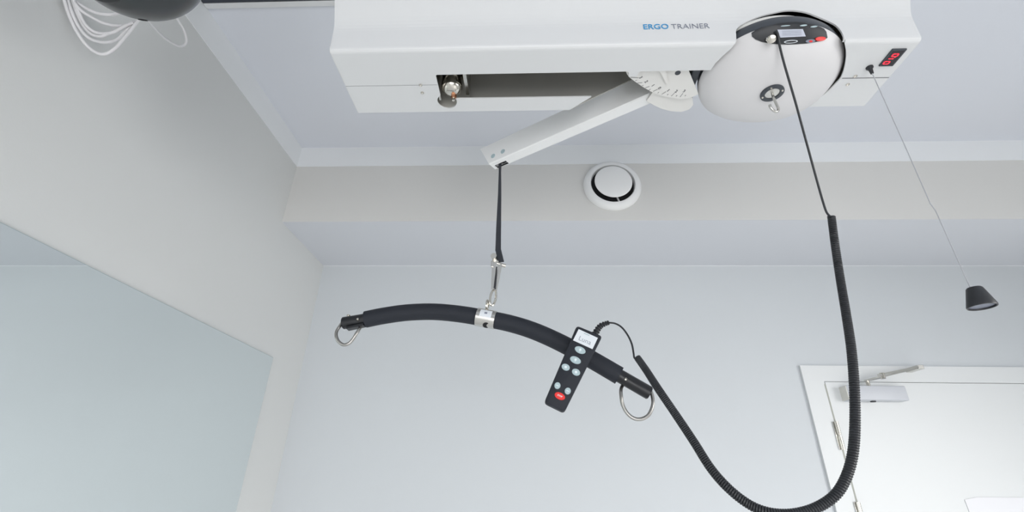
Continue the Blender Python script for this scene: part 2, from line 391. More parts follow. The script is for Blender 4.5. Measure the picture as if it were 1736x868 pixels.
# inside of the slot
ir = link('inner_rail', box((-.135, .7660, HZ+.004), (.33, .7685, HZ+.15)), 'alu'); boolean(ir, [c_rail]); ir.parent = tr; ir.matrix_parent_inverse = Matrix.Translation(-tr.location)
pc = Vector((*q(768, 150), HZ))
PX, PY = pc.x-.006, .716
bm = lathe(bmesh.new(), [(0, .004), (.009, .003), (.013, .005), (.0195, .010), (.0215, .017), (.0215, .034), (.019, .037), (.019, .044), (.0215, .047), (.0215, .054), (.019, .057), (.019, .064), (.0225, .068), (.0225, .078), (0, .080)], (PX, PY, HZ), (0, 0, 1), 32)
pul = link('pulley', bm, 'nickel', tr, True)
bm = lathe(bmesh.new(), [(0, -.0035), (.0045, -.0035), (.006, 0), (.006, .005), (0, .005)], (PX+.004, PY+.010, HZ), (0, 0, 1), 6); sub('nut', bm, 'copper', pul)
bm = lathe(bmesh.new(), [(0, -.010), (.003, -.010), (.0035, -.0035), (0, -.0035)], (PX+.004, PY+.010, HZ), (0, 0, 1), 12); sub('bolt', bm, 'nickel', pul)
bm = bmesh.new(); bx(bm, (PX-.030, .675, HZ+.006), (PX-.025, .742, HZ+.085), .001); bx(bm, (PX-.030, .675, HZ+.080), (PX+.036, .742, HZ+.086), .001); bx(bm, (PX+.0265, .684, HZ+.020), (PX+.034, .742, HZ+.083), .001)
link('pulley_bracket', bm, 'steel', tr)
link('gap_shade_block', box((.321, .650, HZ+.022), (.3375, .764, HZ+.075), .002), 'ring', tr)  # added dark block, gives the gap between plate and hoist its shade
link('gap_shade_box', box((.36, .655, HZ+.105), (.60, .765, HZ+.16)), 'matt', tr)  # added black box, darkens the gap around the hoist
# suspension posts up to the ceiling
for x in (-.2, .52):
    link('suspension_post', box((x-.035, .64, HT-.002), (x+.035, .74, ZC), .004), 'white', tr)
# scale plate
ZP = HZ+.010
pp = [(1061, 121), (1063, 126), (1068, 132), (1078, 139.5), (1090, 147.5), (1103, 155), (1120, 161.5), (1135, 165), (1150, 167.5), (1165, 167), (1176, 163.5), (1184, 159.5), (1167, 118)]
pl = [onZ(x, y, ZP) for x, y in pp]; pl = [(v.x, v.y, ZP) for v in pl] + [(pl[-1].x-.006, .63, ZP), (pl[0].x-.002, .63, ZP)]
scp = link('scale_plate', prism(bmesh.new(), pl, (0, 0, .0025)), 'cream', tr)
bm = bmesh.new(); tk = bmesh.new()
nums = [('3', 1086, 131.5), ('2', 1095.5, 138.5), ('1', 1107, 145), ('0', 1118, 149.5), ('1', 1133, 153.5), ('2', 1146.5, 155), ('3', 1160, 154.5)]
hub = Vector((.345, .60, ZP))
for s, x, y in nums:
    p = onZ(x, y, ZP-.0004); d = (p-hub); d.z = 0; d.normalize()
    m_ = basis(p, Vector((0, 0, -1)).cross(-d) * 1, -d)
    m_ = basis(p, (-d).cross(Vector((0, 0, -1))), -d)
    nb = text_bm(bmesh.new(), s, .0098, m_, .0001, thick=.0001); sub('numeral', nb, 'dark', scp)
tks = [((1069, 131), (1082, 132), 1), ((1077, 136.5), (1080, 136), 0), ((1080, 141), (1089, 140), 1), ((1088, 145.5), (1091, 144.5), 0), ((1094, 149), (1101, 146.5), 1), ((1100, 153), (1103, 151), 0), ((1107, 155), (1115, 151.5), 1), ((1115, 158), (1117, 156), 0), ((1122, 160), (1129, 155.5), 1), ((1131, 161.5), (1133, 159.5), 0), ((1138, 163), (1144, 157.5), 1), ((1146, 163.5), (1148, 161.5), 0), ((1153, 164.5), (1158, 158), 1), ((1161, 163), (1163, 161), 0)]
for a, b, f in tks:
    a = onZ(*a, ZP-.0003); b = onZ(*b, ZP-.0003); bar(tk, a, b, .0008, .0003)
sub('tick_marks', tk, 'dark', scp)
fa, fb = onZ(1118, 121, ZP), onZ(1129, 139, ZP)
bm = bmesh.new(); prism(bm, [(fa.x-.006, fa.y-.01, ZP-.0002), (fa.x+.010, fa.y-.01, ZP-.0002), (fb.x+.004, fb.y, ZP-.0002), (fb.x-.001, fb.y, ZP-.0002)], (0, 0, -.0055)); bmesh.ops.bevel(bm, geom=bm.edges[:], offset=.0015, segments=2, affect='EDGES')
link('pointer_fin', bm, 'cream', tr, True)
p = onZ(1149, 123.5, ZP); bm = lathe(bmesh.new(), [(0, -.0004), (.0055, -.0004), (.0055, .0002), (0, .0002)], (p.x, p.y, ZP), (0, 0, 1), 24); sub('bolt_hole', bm, 'ring', scp)
# hub disc behind the plate
hd = [onZ(x, y, HZ+.018) for x, y in ((1096, 170), (1108, 177), (1122, 183.5), (1138, 187.5), (1155, 188.5), (1168, 184.5), (1175, 177), (1174, 166), (1165, 150), (1110, 150))]
bm = prism(bmesh.new(), [(v.x, v.y, HZ+.016) for v in hd], (0, 0, .012)); link('arm_hub', bm, 'cream', tr, True)

# swing arm: hollow square tube
az0, az1 = HZ+.022, HZ+.022+.067
k_ = (az0-1.6)
def at_az(px, py): return onZ(px, py, az0)
n1, n2 = at_az(861, 264.3), at_az(1053.6, 180)
ad = (n2-n1); ad.z = 0; ad.normalize(); an = Vector((-ad.y, ad.x, 0))      # near edge line, direction to the hub
aw = .0295
tip = at_az(831, 280); s0 = (tip-n1).dot(ad); p0 = n1+ad*s0; p0.z = az0
hp = n1+ad*((Vector((.27, .64, az0))-n1).dot(ad)); hp.z = az0; L = (hp-p0).length
m_arm = basis(p0, ad, an)                        # x along the arm to the hub, y away from camera, z up
def lb(bm, x0, x1, y0, y1, z0, z1):
    prism(bm, [m_arm @ Vector(v) for v in ((x0, y0, z0), (x1, y0, z0), (x1, y1, z0), (x0, y1, z0))], (0, 0, z1-z0)); return bm
H = az1-az0; t = .003; r = .0025
outer = [(r, 0), (aw-r, 0), (aw, r), (aw, H-r), (aw-r, H), (r, H), (0, H-r), (0, r)]
inn = [(r+t, t), (aw-r-t, t), (aw-t, t+r), (aw-t, H-r-t), (aw-r-t, H-t), (r+t, H-t), (t, H-r-t), (t, r+t)]
bm = bmesh.new()
r_ = ray(812.8, 250); t_ = (m_arm.translation-EYE).dot(an)/r_.dot(an); mit = (m_arm.inverted() @ (EYE+r_*t_)); slope = mit.x/mit.z
def ringv(pts, x): return [bm.verts.new(m_arm @ Vector((x+(b*slope if x < .1 else 0), a, b))) for a, b in pts]
o1, o2, i1, i2 = ringv(outer, 0), ringv(outer, L), ringv(inn, 0), ringv(inn, L*.96)
for k in range(8):
    j = (k+1) % 8
    bm.faces.new((o1[k], o1[j], o2[j], o2[k])); bm.faces.new((i1[k], i2[k], i2[j], i1[j])); bm.faces.new((o1[k], i1[k], i1[j], o1[j]))
bm.faces.new(o2); bm.faces.new(i2[::-1])
arm = link('swing_arm', bm, 'armw', None)
def in_arm(px, py): v = m_arm.inverted() @ at_az(px, py); return v
h0, h1 = in_arm(843.5, 284.5), in_arm(861.5, 276)
hx0, hx1 = min(h0.x, h1.x), max(h0.x, h1.x)
c_h = link('cut', lb(bmesh.new(), hx0, hx1, .0125, .0262, -.01, .0085), 'black')
boolean(arm, [c_h]); arm.parent = tr; arm.matrix_parent_inverse = Matrix.Translation(-tr.location)
strap_top = m_arm @ Vector(((hx0*.68+hx1*.32), .020, .012))
for px, py in ((836, 264.5), (852.5, 256.8)):
    r_ = ray(px, py); t_ = (m_arm.translation-EYE).dot(an)/r_.dot(an); p = EYE+r_*t_
    bm = lathe(bmesh.new(), [(0, .0012), (.0062, .001), (.0066, 0), (.0066, -.001), (0, -.001)], p, -an, 28); sub('bolt_cap', bm, 'btn', arm, True)['label'] = 'grey bolt cap'
p = m_arm @ Vector(((hx0+hx1)/2+.004, .0148, .020)); bm = lathe(bmesh.new(), [(0, -.0105), (.014, -.0105), (.011, -.006), (.011, .006), (.014, .0105), (0, .0105)], p, an, 24); sub('guide_roller', bm, 'black', arm, True)

# digital display on the underside
dp = thing('digital_display', 'small black display with glowing red digits under the right end of the trainer', 'display', (.6, .63, HZ))
dc = [onZ(x, y, HZ) for x, y in ((1510, 82), (1535, 82), (1515, 111), (1491.5, 111))]
dx0 = (dc[0].x+dc[3].x)/2; dx1 = (dc[1].x+dc[2].x)/2; dy0 = (dc[0].y+dc[1].y)/2; dy1 = (dc[2].y+dc[3].y)/2
link('bezel', box((dx0, dy0, HZ-.0030), (dx1, dy1, HZ+.0005), .0012), 'ring', dp)
link('window', box((dx0+.003, dy0+.003, HZ-.0034), (dx1-.003, dy1-.003, HZ-.001), .0003), 'lens', dp)
SEG = {'0': 'abcdef', '1': 'bc', '8': 'abcdefg'}
dgx0, dgx1 = onZ(1501.5, 97, HZ).x, onZ(1515, 97, HZ).x
ya, yb = onZ(1505, 108, HZ).y*0+onZ(1506, 106.5, HZ).y, onZ(1514, 87.5, HZ).y
def seg7(bm, ch, m_, w, h, t):
    S = dict(a=(0, h, w, h), g=(0, h/2, w, h/2), d=(0, 0, w, 0), f=(0, h/2, 0, h), b=(w, h/2, w, h), e=(0, 0, 0, h/2), c=(w, 0, w, h/2))
    for s in SEG[ch]:
        x0, y0, x1, y1 = S[s]; g = t*.25
        if y0 == y1: poly = [(x0+g, y0-t/2), (x1-g, y0-t/2), (x1-g, y0+t/2), (x0+g, y0+t/2)]
        else: poly = [(x0-t/2, y0+g), (x0+t/2, y0+g), (x0+t/2, y1-g), (x0-t/2, y1-g)]
        plate(bm, poly, m_, 0, .0004)
pitch = (ya-yb)/3.0; wd = dgx1-dgx0
for k, ch in enumerate('010'):
    bm = bmesh.new()
    seg7(bm, ch, basis((dgx1-.001+(k-1)*.0022, ya-k*pitch-.0008+(.0022 if ch == '1' else 0), HZ-.0036), (0, -1, 0), (-1, 0, 0)), pitch*.66, wd*.66, .0017)
    link('digit', bm, 'led', dp)
bm = bmesh.new(); bx(bm, (dgx1-.002, ya-2*pitch+.0002, HZ-.0039), (dgx1, ya-2*pitch+.0018, HZ-.0034)); link('decimal_point', bm, 'led', dp)

# ------------------------------------------------------------ hoist unit in the right end
hz = HZ+.017
lf = thing('ceiling_hoist', 'round pale hoist unit with control panel and empty hook in the trainer cutout', 'hoist', (UX, UY, hz))
DP = [(0, -.0425), (.03, -.0420), (.05, -.0405), (.07, -.0375), (.09, -.0325), (.105, -.0265), (.117, -.018), (.126, -.009), (.1315, -.002), (UR, .001)]
RT = [(13, .1396), (34, .1440), (52.5, .1385), (78, .1255), (97, .1215), (115, .1215), (134.7, .1258), (156.6, .1300), (175.7, .1341), (200, .1345), (223.8, .1335), (235.2, .1300), (249.2, .1275), (259.2, .1245), (275.1, .1215), (295.3, .1212), (312.7, .1250), (324, .1280), (334, .1295), (352.5, .1335)]
def rfac(th):                      # slightly oblong plan of the unit
    d = math.degrees(th) % 360; n = len(RT)
    for k in range(n):
        a0, r0_ = RT[k]; a1, r1_ = RT[(k+1) % n]; dd = (d-a0) % 360; w_ = (a1-a0) % 360
        if dd < w_: t_ = dd/w_; t_ = t_; return (r0_+(r1_-r0_)*t_)/UR
    return 1
rs = [sum(rfac(math.radians(k*3+j)) for j in (-9, -6, -3, 0, 3, 6, 9))/7 for k in range(120)]
def rsm(th): d = math.degrees(th) % 360/3; k = int(d) % 120; return rs[k]+(rs[(k+1) % 120]-rs[k])*(d-int(d))
def olathe(bm, prof, base, n=120):
    rings = []
    for r, h in prof:
        if r < 1e-6: rings.append([bm.verts.new((base[0], base[1], base[2]+h))])
        else: rings.append([bm.verts.new((base[0]+r*rsm(2*pi*k/n)*math.cos(2*pi*k/n), base[1]+r*rsm(2*pi*k/n)*math.sin(2*pi*k/n), base[2]+h)) for k in range(n)])
    for a, b in zip(rings[:-1], rings[1:]):
        for k in range(n):
            k2 = (k+1) % n
            if len(a) == 1: bm.faces.new((a[0], b[k], b[k2]))
            elif len(b) == 1: bm.faces.new((a[k], a[k2], b[0]))
            else: bm.faces.new((a[k], a[k2], b[k2], b[k]))
    return bm
def dome_z(r):
    for (r1, z1), (r2, z2) in zip(DP[:-1], DP[1:]):
        if r <= r2: return hz + z1+(z2-z1)*(r-r1)/(r2-r1)
    return hz+.001
def on_dome(px, py, off=0):
    z = hz-.02
    for _ in range(40):
        v = onZ(px, py, z); r_ = math.hypot(v.x-UX, v.y-UY); z = .6*z+.4*dome_z(r_/rsm(math.atan2(v.y-UY, v.x-UX)))
    v = onZ(px, py, z)
    e = 1e-3; r_ = math.hypot(v.x-UX, v.y-UY)/rsm(math.atan2(v.y-UY, v.x-UX)); sl = (dome_z(r_+e)-dome_z(max(r_-e, 0)))/(2*e)
    rad = Vector((v.x-UX, v.y-UY, 0)).normalized(); n = (rad*sl-Vector((0, 0, 1))).normalized()
    return v+n*off, n
bm = olathe(bmesh.new(), [(.120, .0040), (.1315, .0026), (.1325, .005), (.1315, .014), (.130, .022), (.126, .0265), (0, .0265)], (UX, UY, hz)); link('rim_band', bm, 'ring', lf, True)
bm = olathe(bmesh.new(), [(.120, .0265), (.123, .030), (.118, .038), (.09, .048), (0, .056)], (UX-.007, UY-.001, hz)); link('upper_shell', bm, 'cream', lf, True)
bm = olathe(bmesh.new(), DP+[(.125, .0035), (0, .0035)], (UX, UY, hz)); link('lower_shell', bm, 'shell', lf, True)
# control panel following the slope of the shell
top = [(1274, 56), (1280, 52), (1290, 47.5), (1305, 43.5), (1320, 40), (1335, 38.3), (1350, 37.6), (1365, 38.5), (1378, 41.5), (1390, 46), (1396, 49), (1400, 54)]
bot = [(1275, 62), (1281, 67), (1291, 71), (1305, 73.8), (1320, 75), (1335, 75.6), (1350, 75), (1365, 73.8), (1378, 72), (1390, 69.5), (1398, 67), (1402, 64)]
bm = bmesh.new(); rows = []
K = 8
for off in (.0012,):
    rows = [[bm.verts.new(on_dome(a[0]+(b[0]-a[0])*k/K, a[1]+(b[1]-a[1])*k/K, off)[0]) for a, b in zip(top, bot)] for k in range(K+1)]
low = [[bm.verts.new(on_dome(a[0]+(b[0]-a[0])*k/K, a[1]+(b[1]-a[1])*k/K, -.0015)[0]) for a, b in zip(top, bot)] for k in range(K+1)]
for k in range(K):
    for j in range(len(top)-1):
        bm.faces.new((rows[k][j], rows[k][j+1], rows[k+1][j+1], rows[k+1][j])); bm.faces.new((low[k][j], low[k+1][j], low[k+1][j+1], low[k][j+1]))
def wallstrip(A, B):
    for j in range(len(A)-1): bm.faces.new((A[j], B[j], B[j+1], A[j+1]))
wallstrip(rows[0], low[0]); wallstrip(rows[-1][::-1], low[-1][::-1])
wallstrip([r_[0] for r_ in rows][::-1], [r_[0] for r_ in low][::-1]); wallstrip([r_[-1] for r_ in rows], [r_[-1] for r_ in low])
pan = link('control_panel', bm, 'black', lf, True)
def patch(name, corners, m, off=.0022, par=pan, sm=False):
    bm = bmesh.new(); A = [on_dome(x, y, off)[0] for x, y in corners]; B = [on_dome(x, y, .0008)[0] for x, y in corners]
    a = [bm.verts.new(v) for v in A]; b = [bm.verts.new(v) for v in B]; n = len(a)
    bm.faces.new(a); bm.faces.new(b[::-1])
    for k in range(n): bm.faces.new((a[k], b[k], b[(k+1) % n], a[(k+1) % n]))
    return sub(name, bm, m, par, root=lf)
patch('screen', [(1317, 51), (1359, 50), (1364, 62), (1322, 64)], 'lcd', .0036)
sc_rows = bmesh.new()
for yy in (53.2, 55.5, 58, 60.3): bar(sc_rows, on_dome(1322+yy*.05, yy, .0040)[0], on_dome(1354+yy*.05, yy-.6, .0040)[0], .0003, .0002)
sub('screen_text', sc_rows, 'grey', pan, root=lf)
def ell(cx_, cy_, a, b, n=20, rot=-.08): return [(cx_+a*math.cos(t_)*math.cos(rot)-b*math.sin(t_)*math.sin(rot), cy_+a*math.cos(t_)*math.sin(rot)+b*math.sin(t_)*math.cos(rot)) for t_ in [2*pi*k/n for k in range(n)]]
patch('button', ell(1389, 66, 8.5, 3.6), 'red', .0035)['label'] = 'red stop button'
patch('button', ell(1372.5, 69.5, 8, 3.0), 'grey', .0026); patch('button_mark', ell(1373, 69.8, 3, 1.7), 'red', .0030)
patch('button', ell(1340, 70.5, 11.5, 2.8), 'label', .0024); patch('button_mark', ell(1340, 70.6, 9.5, 1.6), 'black', .0028)
patch('indicator', ell(1331, 44.3, 8, .8), 'btn'); patch('indicator', ell(1361, 43.8, 6, 1.2), 'btn'); patch('indicator', ell(1378.5, 45.8, 6, 1.2), 'btn')
p, n = on_dome(1306, 67, .0)
bm = bmesh.new(); lathe(bm, [(.0070, .0), (.0070, .006), (.0050, .007), (.0050, .013), (.0066, .0135), (.0066, .018), (.0035, .019), (0, .019)], p, n, 18); bx(bm, p+n*.007+Vector((-.009, -.002, -.002)), p+n*.007+Vector((-.004, .002, .003)), .001); link('connector', bm, 'nickel', lf, True)
# hook plate and hook
pc_, n = on_dome(1309, 158, 0); pc_ = Vector((UX, UY, hz-.0425))
pc_ = onZ(1309, 158, hz-.0435); pc_.z = hz-.0425
bm = lathe(bmesh.new(), [(0, .001), (.0215, .001), (.0215, -.0022), (.0205, -.003), (.0135, -.003), (.0135, -.0012), (0, -.0012)], pc_, (0, 0, 1), 40); hpz = link('hook_plate', bm, 'ring', lf, True)
bm = lathe(bmesh.new(), [(0, -.0004), (.0133, -.0004), (.0133, -.0016), (.005, -.0030), (0, -.003)], pc_, (0, 0, 1), 32); sub('swivel', bm, 'steel', hpz, True, lf)
for k in range(4):
    a = pi/4+k*pi/2+.25
    bm = lathe(bmesh.new(), [(0, -.0044), (.0017, -.0044), (.0022, -.003), (0, -.003)], pc_+Vector((math.cos(a), math.sin(a), 0))*.0175, (0, 0, 1), 12); sub('screw', bm, 'nickel', hpz, True, lf)
hk = [pc_+Vector((0, 0, .0)), pc_+Vector((.001, .001, -.014)), pc_+Vector((.004, .003, -.028)), pc_+Vector((.0055, .004, -.036)), pc_+Vector((.004, .004, -.042)), pc_+Vector((-.001, .003, -.0455)), pc_+Vector((-.007, .001, -.044)), pc_+Vector((-.0115, -.001, -.039)), pc_+Vector((-.0125, -.002, -.033))]
bm = tube(bmesh.new(), smooth_path(hk, 6), .0026, 10); link('hook', bm, 'steel', lf, True)

# ------------------------------------------------------------ strap, buckle, spreader bar
SY = strap_top.y
st = thing('lifting_strap', 'black webbing strap with metal buckle hanging from the tip of the white arm', 'strap', strap_top)
def onS(px, py, dy=0): return onY(px, py, SY+dy)
pts = [strap_top, onS(847.5, 292), onS(847, 330), onS(845.5, 380), onS(844.5, 425)]
wds = [.0042, .0030, .0042, .0058, .0068]
def ribbon(bm, pts, wd, th, tw):
    rings = []
    for p, w_, a in zip(pts, wd, tw):
        x = Vector((math.cos(a), math.sin(a), 0)); y = Vector((-math.sin(a), math.cos(a), 0))
        rings.append([bm.verts.new(p+x*sx*w_+y*sy2*th) for sx, sy2 in ((-1, -1), (1, -1), (1, 1), (-1, 1))])
    for a, b in zip(rings[:-1], rings[1:]):
        for k in range(4): bm.faces.new((a[k], a[(k+1) % 4], b[(k+1) % 4], b[k]))
    bm.faces.new(rings[0][::-1]); bm.faces.new(rings[-1]); return bm
def resample(pts, vals, sub_=6):
    P = smooth_path(pts, sub_); V = []
    for i in range(len(vals)-1):
        for s in range(sub_): V.append(vals[i]+(vals[i+1]-vals[i])*s/sub_)
    V.append(vals[-1]); return P, V
P_, V_ = resample(pts, wds); tw = [.5-.7*i/len(P_) for i in range(len(P_))]
link('webbing', ribbon(bmesh.new(), P_, V_, .0009, tw), 'web', st)
lo = [onS(844.5, 422), onS(847, 434), onS(850, 444)]
link('webbing_loop', ribbon(bmesh.new(), *(lambda a: (a[0], a[1]))(resample(lo, [.0066, .0072, .0062], 4)), .0016, [-.2]*9), 'web', st)
A_ = onS(838, 437, -.006); B_ = onS(850, 449, .004)
bm = bmesh.new(); tube(bm, [A_+Vector((-.001, -.011, .0)), A_+Vector((.003, .016, 0))], .0072, 18); link('buckle_roller', bm, 'nickel', st, True)
bm = bmesh.new(); tube(bm, [B_+Vector((-.010, -.003, .002)), B_+Vector((.010, 0, -.003))], .0045, 14); link('buckle_pin', bm, 'nickel', st, True)
lowp = onS(838, 489)
def side(bm, top_, bot_, w0, w1, th=.0022):
    d = bot_-top_; x = Vector((1, 0, 0)); 
    prism(bm, [top_-x*w0, top_+x*w0, bot_+x*w1, bot_-x*w1], (0, th, 0))
bm = bmesh.new(); side(bm, onS(838.5, 438, -.008), onS(835, 490, -.008), .0055, .0032); side(bm, onS(848, 446, -.002), onS(840, 492, -.006), .0050, .0036); bmesh.ops.bevel(bm, geom=bm.edges[:], offset=.0006, segments=1, affect='EDGES')
link('buckle_plate', bm, 'steel', st)
l_ = onS(835, 448, -.007); bm = box((l_.x-.0035, l_.y-.003, l_.z-.008), (l_.x+.003, l_.y+.004, l_.z+.008), .001); link('buckle_lug', bm, 'steel', st)
bm = bmesh.new(); side(bm, onS(842, 452, -.010), onS(838.5, 488, -.010), .0012, .0024, .001); link('buckle_slot', bm, 'black', st)
bm = bmesh.new()
c = onS(836, 503, -.002); 
def oval(c, a, b, tilt, yaw_, r_, n=36):
    o = []
    for k in range(n):
        t_ = 2*pi*k/n; u = a*math.cos(t_); v = b*math.sin(t_); x = u*math.cos(tilt)-v*math.sin(tilt); z = u*math.sin(tilt)+v*math.cos(tilt)
        o.append(c+Vector((x*math.cos(yaw_), x*math.sin(yaw_), z)))
    return tube(bmesh.new(), o, r_, 8, True)
link('shackle', oval(onS(836, 504.5, -.003), .0068, .0195, -.16, .55, .0027), 'nickel', st, True)

sb = thing('spreader_bar', 'black padded curved spreader bar with steel rings hanging tilted on the strap', 'spreader bar', onS(824, 538))
bp_ = [(581, 548, .008), (600, 545, .008), (620, 541.5, .008), (650, 535.5, .006), (690, 530, .004), (735, 528.5, .003), (780, 532.5, .001), (824, 540, 0), (865, 548.5, 0), (905, 561, -.002), (950, 581, -.004), (1000, 608, -.006), (1050, 637, -.008), (1076, 652, -.008), (1102, 667, -.008)]
BP = smooth_path([onS(x, y, d) for x, y, d in bp_], 8)
GR = .0187
def seg(i0, i1): return BP[i0*8:i1*8+1]
for s, lab in ((seg(2, 7)[:-3], None), (seg(7, 12)[3:], None)):
    rr = [GR]*len(s); e0 = 0
    bm = tube(bmesh.new(), s, rr, 28); link('foam_grip', bm, 'foam', sb, True)
for s in (seg(0, 3), seg(11, 14)): 
    bm = tube(bmesh.new(), s, .0138, 24); bmesh.ops.bevel(bm, geom=[e for f in bm.faces if len(f.verts) > 4 for e in f.edges], offset=.0018, segments=2, affect='EDGES'); link('end_tube', bm, 'tube', sb, True)
d = (BP[57]-BP[55]).normalized(); cA, cB = BP[56]-d*.0215, BP[56]+d*.0215
bm = tube(bmesh.new(), [cA, cA+d*.0005, cB-d*.0005, cB], [GR+.0006, GR+.0016, GR+.0016, GR+.0006], 40); clamp = link('clamp', bm, 'steel', sb, True)
def curved_patch(center, d, r_, a0, a1, l0, l1, th=.0006, n=8):
    fr_ = Vector((0, -1, 0)); fr_ = (fr_-d*fr_.dot(d)).normalized(); u = d.cross(fr_); 
    if u.z < 0: u = -u
    bm = bmesh.new(); A = []
    for l in (l0, l1):
        for rr in (r_, r_+th): A.append([bm.verts.new(center+d*l+(fr_*math.cos(a0+(a1-a0)*k/n)+u*math.sin(a0+(a1-a0)*k/n))*rr) for k in range(n+1)])
    for a, b in ((0, 1), (1, 3), (3, 2), (2, 0)):
        for k in range(n): bm.faces.new((A[a][k], A[b][k], A[b][k+1], A[a][k+1]))
    for k in (0, n): bm.faces.new((A[0][k], A[1][k], A[3][k], A[2][k]))
    return bm
sub('label', curved_patch(BP[56], d, GR+.0014, -.15, .75, -.013, .013), 'label', clamp, root=sb)
bm = bmesh.new(); lab_c = BP[56]
c_ = curved_patch(BP[56], d, GR+.0016, .2, .42, -.003, .003); sub('label_mark', c_, 'grey', clamp, root=sb)
fr_ = (Vector((0, -1, 0))).normalized(); uu = Vector((0, 0, 1))
p = BP[56]+(fr_*math.cos(-1.12)+uu*math.sin(-1.12))*(GR+.0008); bm = lathe(bmesh.new(), [(0, .0012), (.0078, .0009), (.0078, -.003), (0, -.003)], p+d*.002, (p-BP[56]), 28); sub('clamp_hole', bm, 'matt', clamp, root=sb)
p = BP[56]+Vector((0, 0, GR)); bm = tube(bmesh.new(), [p-Vector((0, 0, .004)), p+Vector((.001, -.001, .006))], .004, 12); bmesh.ops.translate(bm, verts=bm.verts, vec=(0, 0, 0)); link('eye_stem', bm, 'nickel', sb, True)
link('hanging_eye', oval(p+Vector((.002, -.002, .013)), .0055, .0095, .0, 1.45, .0030, 28), 'nickel', sb, True)
# rings at both ends
def ring_px(pts_, dy):
    P = [onS(x, y, dy+k) for x, y, k in pts_]; Q = smooth_path(P, 6); return tube(bmesh.new(), Q, .0036, 12)
link('sling_ring', ring_px([(583, 541, .010), (577.5, 551, .004), (571, 561, 0), (570, 570, -.004), (574, 579, -.006), (582, 584.5, -.006), (591, 582.5, -.006), (598, 575.5, -.006), (605, 564.5, -.006), (611, 555, 0), (613, 548, .008)], .004), 'ringst', sb, True)
link('sling_ring', ring_px([(1058, 650, .008), (1053, 659, 0), (1053, 671, -.006), (1055.5, 686, -.006), (1063, 700, -.006), (1074, 709, -.006), (1087, 710.5, -.006), (1099, 704, -.006), (1105.5, 691, -.006), (1107, 678, -.004), (1103, 663, .0), (1096, 657, .008)], -.004), 'ringst', sb, True)
for x, y, dy in ((606.5, 541, -.0075), (1061, 642.5, -.0215)):
    p = onS(x, y, dy-.0008); bm = lathe(bmesh.new(), [(0, -.0022), (.0024, -.0016), (.0034, 0), (.0034, .003), (0, .003)], p, (0, 1, 0), 16); link('rivet', bm, 'nickel', sb, True)
p = onS(591, 536, .006); bm = tube(bmesh.new(), [p-Vector((0, 0, .006)), p+Vector((-.0005, 0, .001))], .0022, 10); lathe(bm, [(0, 0), (.0044, .0002), (.0044, .002), (0, .0032)], p+Vector((-.0005, 0, .0008)), (0, 0, 1), 16); link('locking_pin', bm, 'nickel', sb, True)
a, b = onS(589, 557.5, .004), onS(618, 551.5, .004)
bm = bmesh.new(); bar(bm, a, b, .016, .005); link('pin_latch', bm, 'tube', sb)

# ------------------------------------------------------------ hand control with spiral cable
hy = SY-.052
hc = [onY(x, y, hy) for x, y in ((978, 551.5), (1021.5, 569.5), (957, 699), (922.5, 682))]   # TL TR BR BL
cen = sum(hc, Vector())/4
yv = ((hc[0]+hc[1])-(hc[2]+hc[3]))/2; xv = ((hc[1]-hc[0])+(hc[2]-hc[3]))/2
Lh = yv.length; 
mh = basis(cen, xv, yv)      # z towards camera
hs = thing('hand_control', 'black hand control with a red button in front of the spreader bar', 'remote control', cen)
inv = mh.inverted()
loc2 = [inv @ v for v in hc]
def rounded_poly(pts_, r_, n=4):
    out = []; N = len(pts_)
    for i in range(N):
        p = Vector(pts_[i]); a = Vector(pts_[i-1]); b = Vector(pts_[(i+1) % N])
        p1 = p+(a-p).normalized()*r_; p2 = p+(b-p).normalized()*r_
        for k in range(n+1):
            t_ = k/n; out.append(tuple((1-t_)**2*p1+2*t_*(1-t_)*p+t_*t_*p2))
    return out
W0 = (loc2[1]-loc2[0]).length; 
poly = rounded_poly([(v.x, v.y) for v in (loc2[2], loc2[1], loc2[0], loc2[3])], .007)
poly_in = [(x*.93, y*.975) for x, y in poly]
bm = bmesh.new()
layers = [(.93, .975, -.024), (1, 1, -.020), (1.0, 1.0, -.003), (.97, .99, -.0005), (.93, .975, 0)]
RR = [[bm.verts.new(mh @ Vector((x*sx, y*sy2, z))) for x, y in poly] for sx, sy2, z in layers]
for A, B in zip(RR[:-1], RR[1:]):
    for k in range(len(A)): bm.faces.new((A[k], A[(k+1) % len(A)], B[(k+1) % len(A)], B[k]))
bm.faces.new(RR[0][::-1]); bm.faces.new(RR[-1]); hb = link('handset_body', bm, 'foam', hs, True)
def hl(px, py): v = inv @ onY(px, py, hy-.000); r_ = ray(px, py); n_ = mh.to_3x3() @ Vector((0, 0, 1)); t_ = (cen-EYE).dot(n_)/r_.dot(n_); return inv @ (EYE+r_*t_)
lc = [hl(x, y) for x, y in ((981, 558), (1013.5, 573), (1004.5, 592), (971.5, 577))]
bm = bmesh.new(); plate(bm, [(v.x, v.y) for v in lc], mh, -.0002, .0005); lcd = link('display_label', bm, 'label', hs); 
lcc = sum(lc, Vector())/4
def hm(px, py, z=.0006):
    v = hl(px, py); m2 = mh.copy(); m2.translation = mh @ Vector((v.x, v.y, z)); return m2
bm = text_bm(bmesh.new(), 'Luna', .0140, hm(991.5, 577.5), -.0001, thick=.0001); sub('label_text', bm, 'grey', lcd, root=hs)
bm = bmesh.new()
bx2 = [(-.006, -.0008), (.006, -.0008), (.006, .0008), (-.006, .0008)]; plate(bm, bx2, hm(994.5, 567), 0, .0002); sub('label_mark', bm, 'btn', lcd, root=hs)
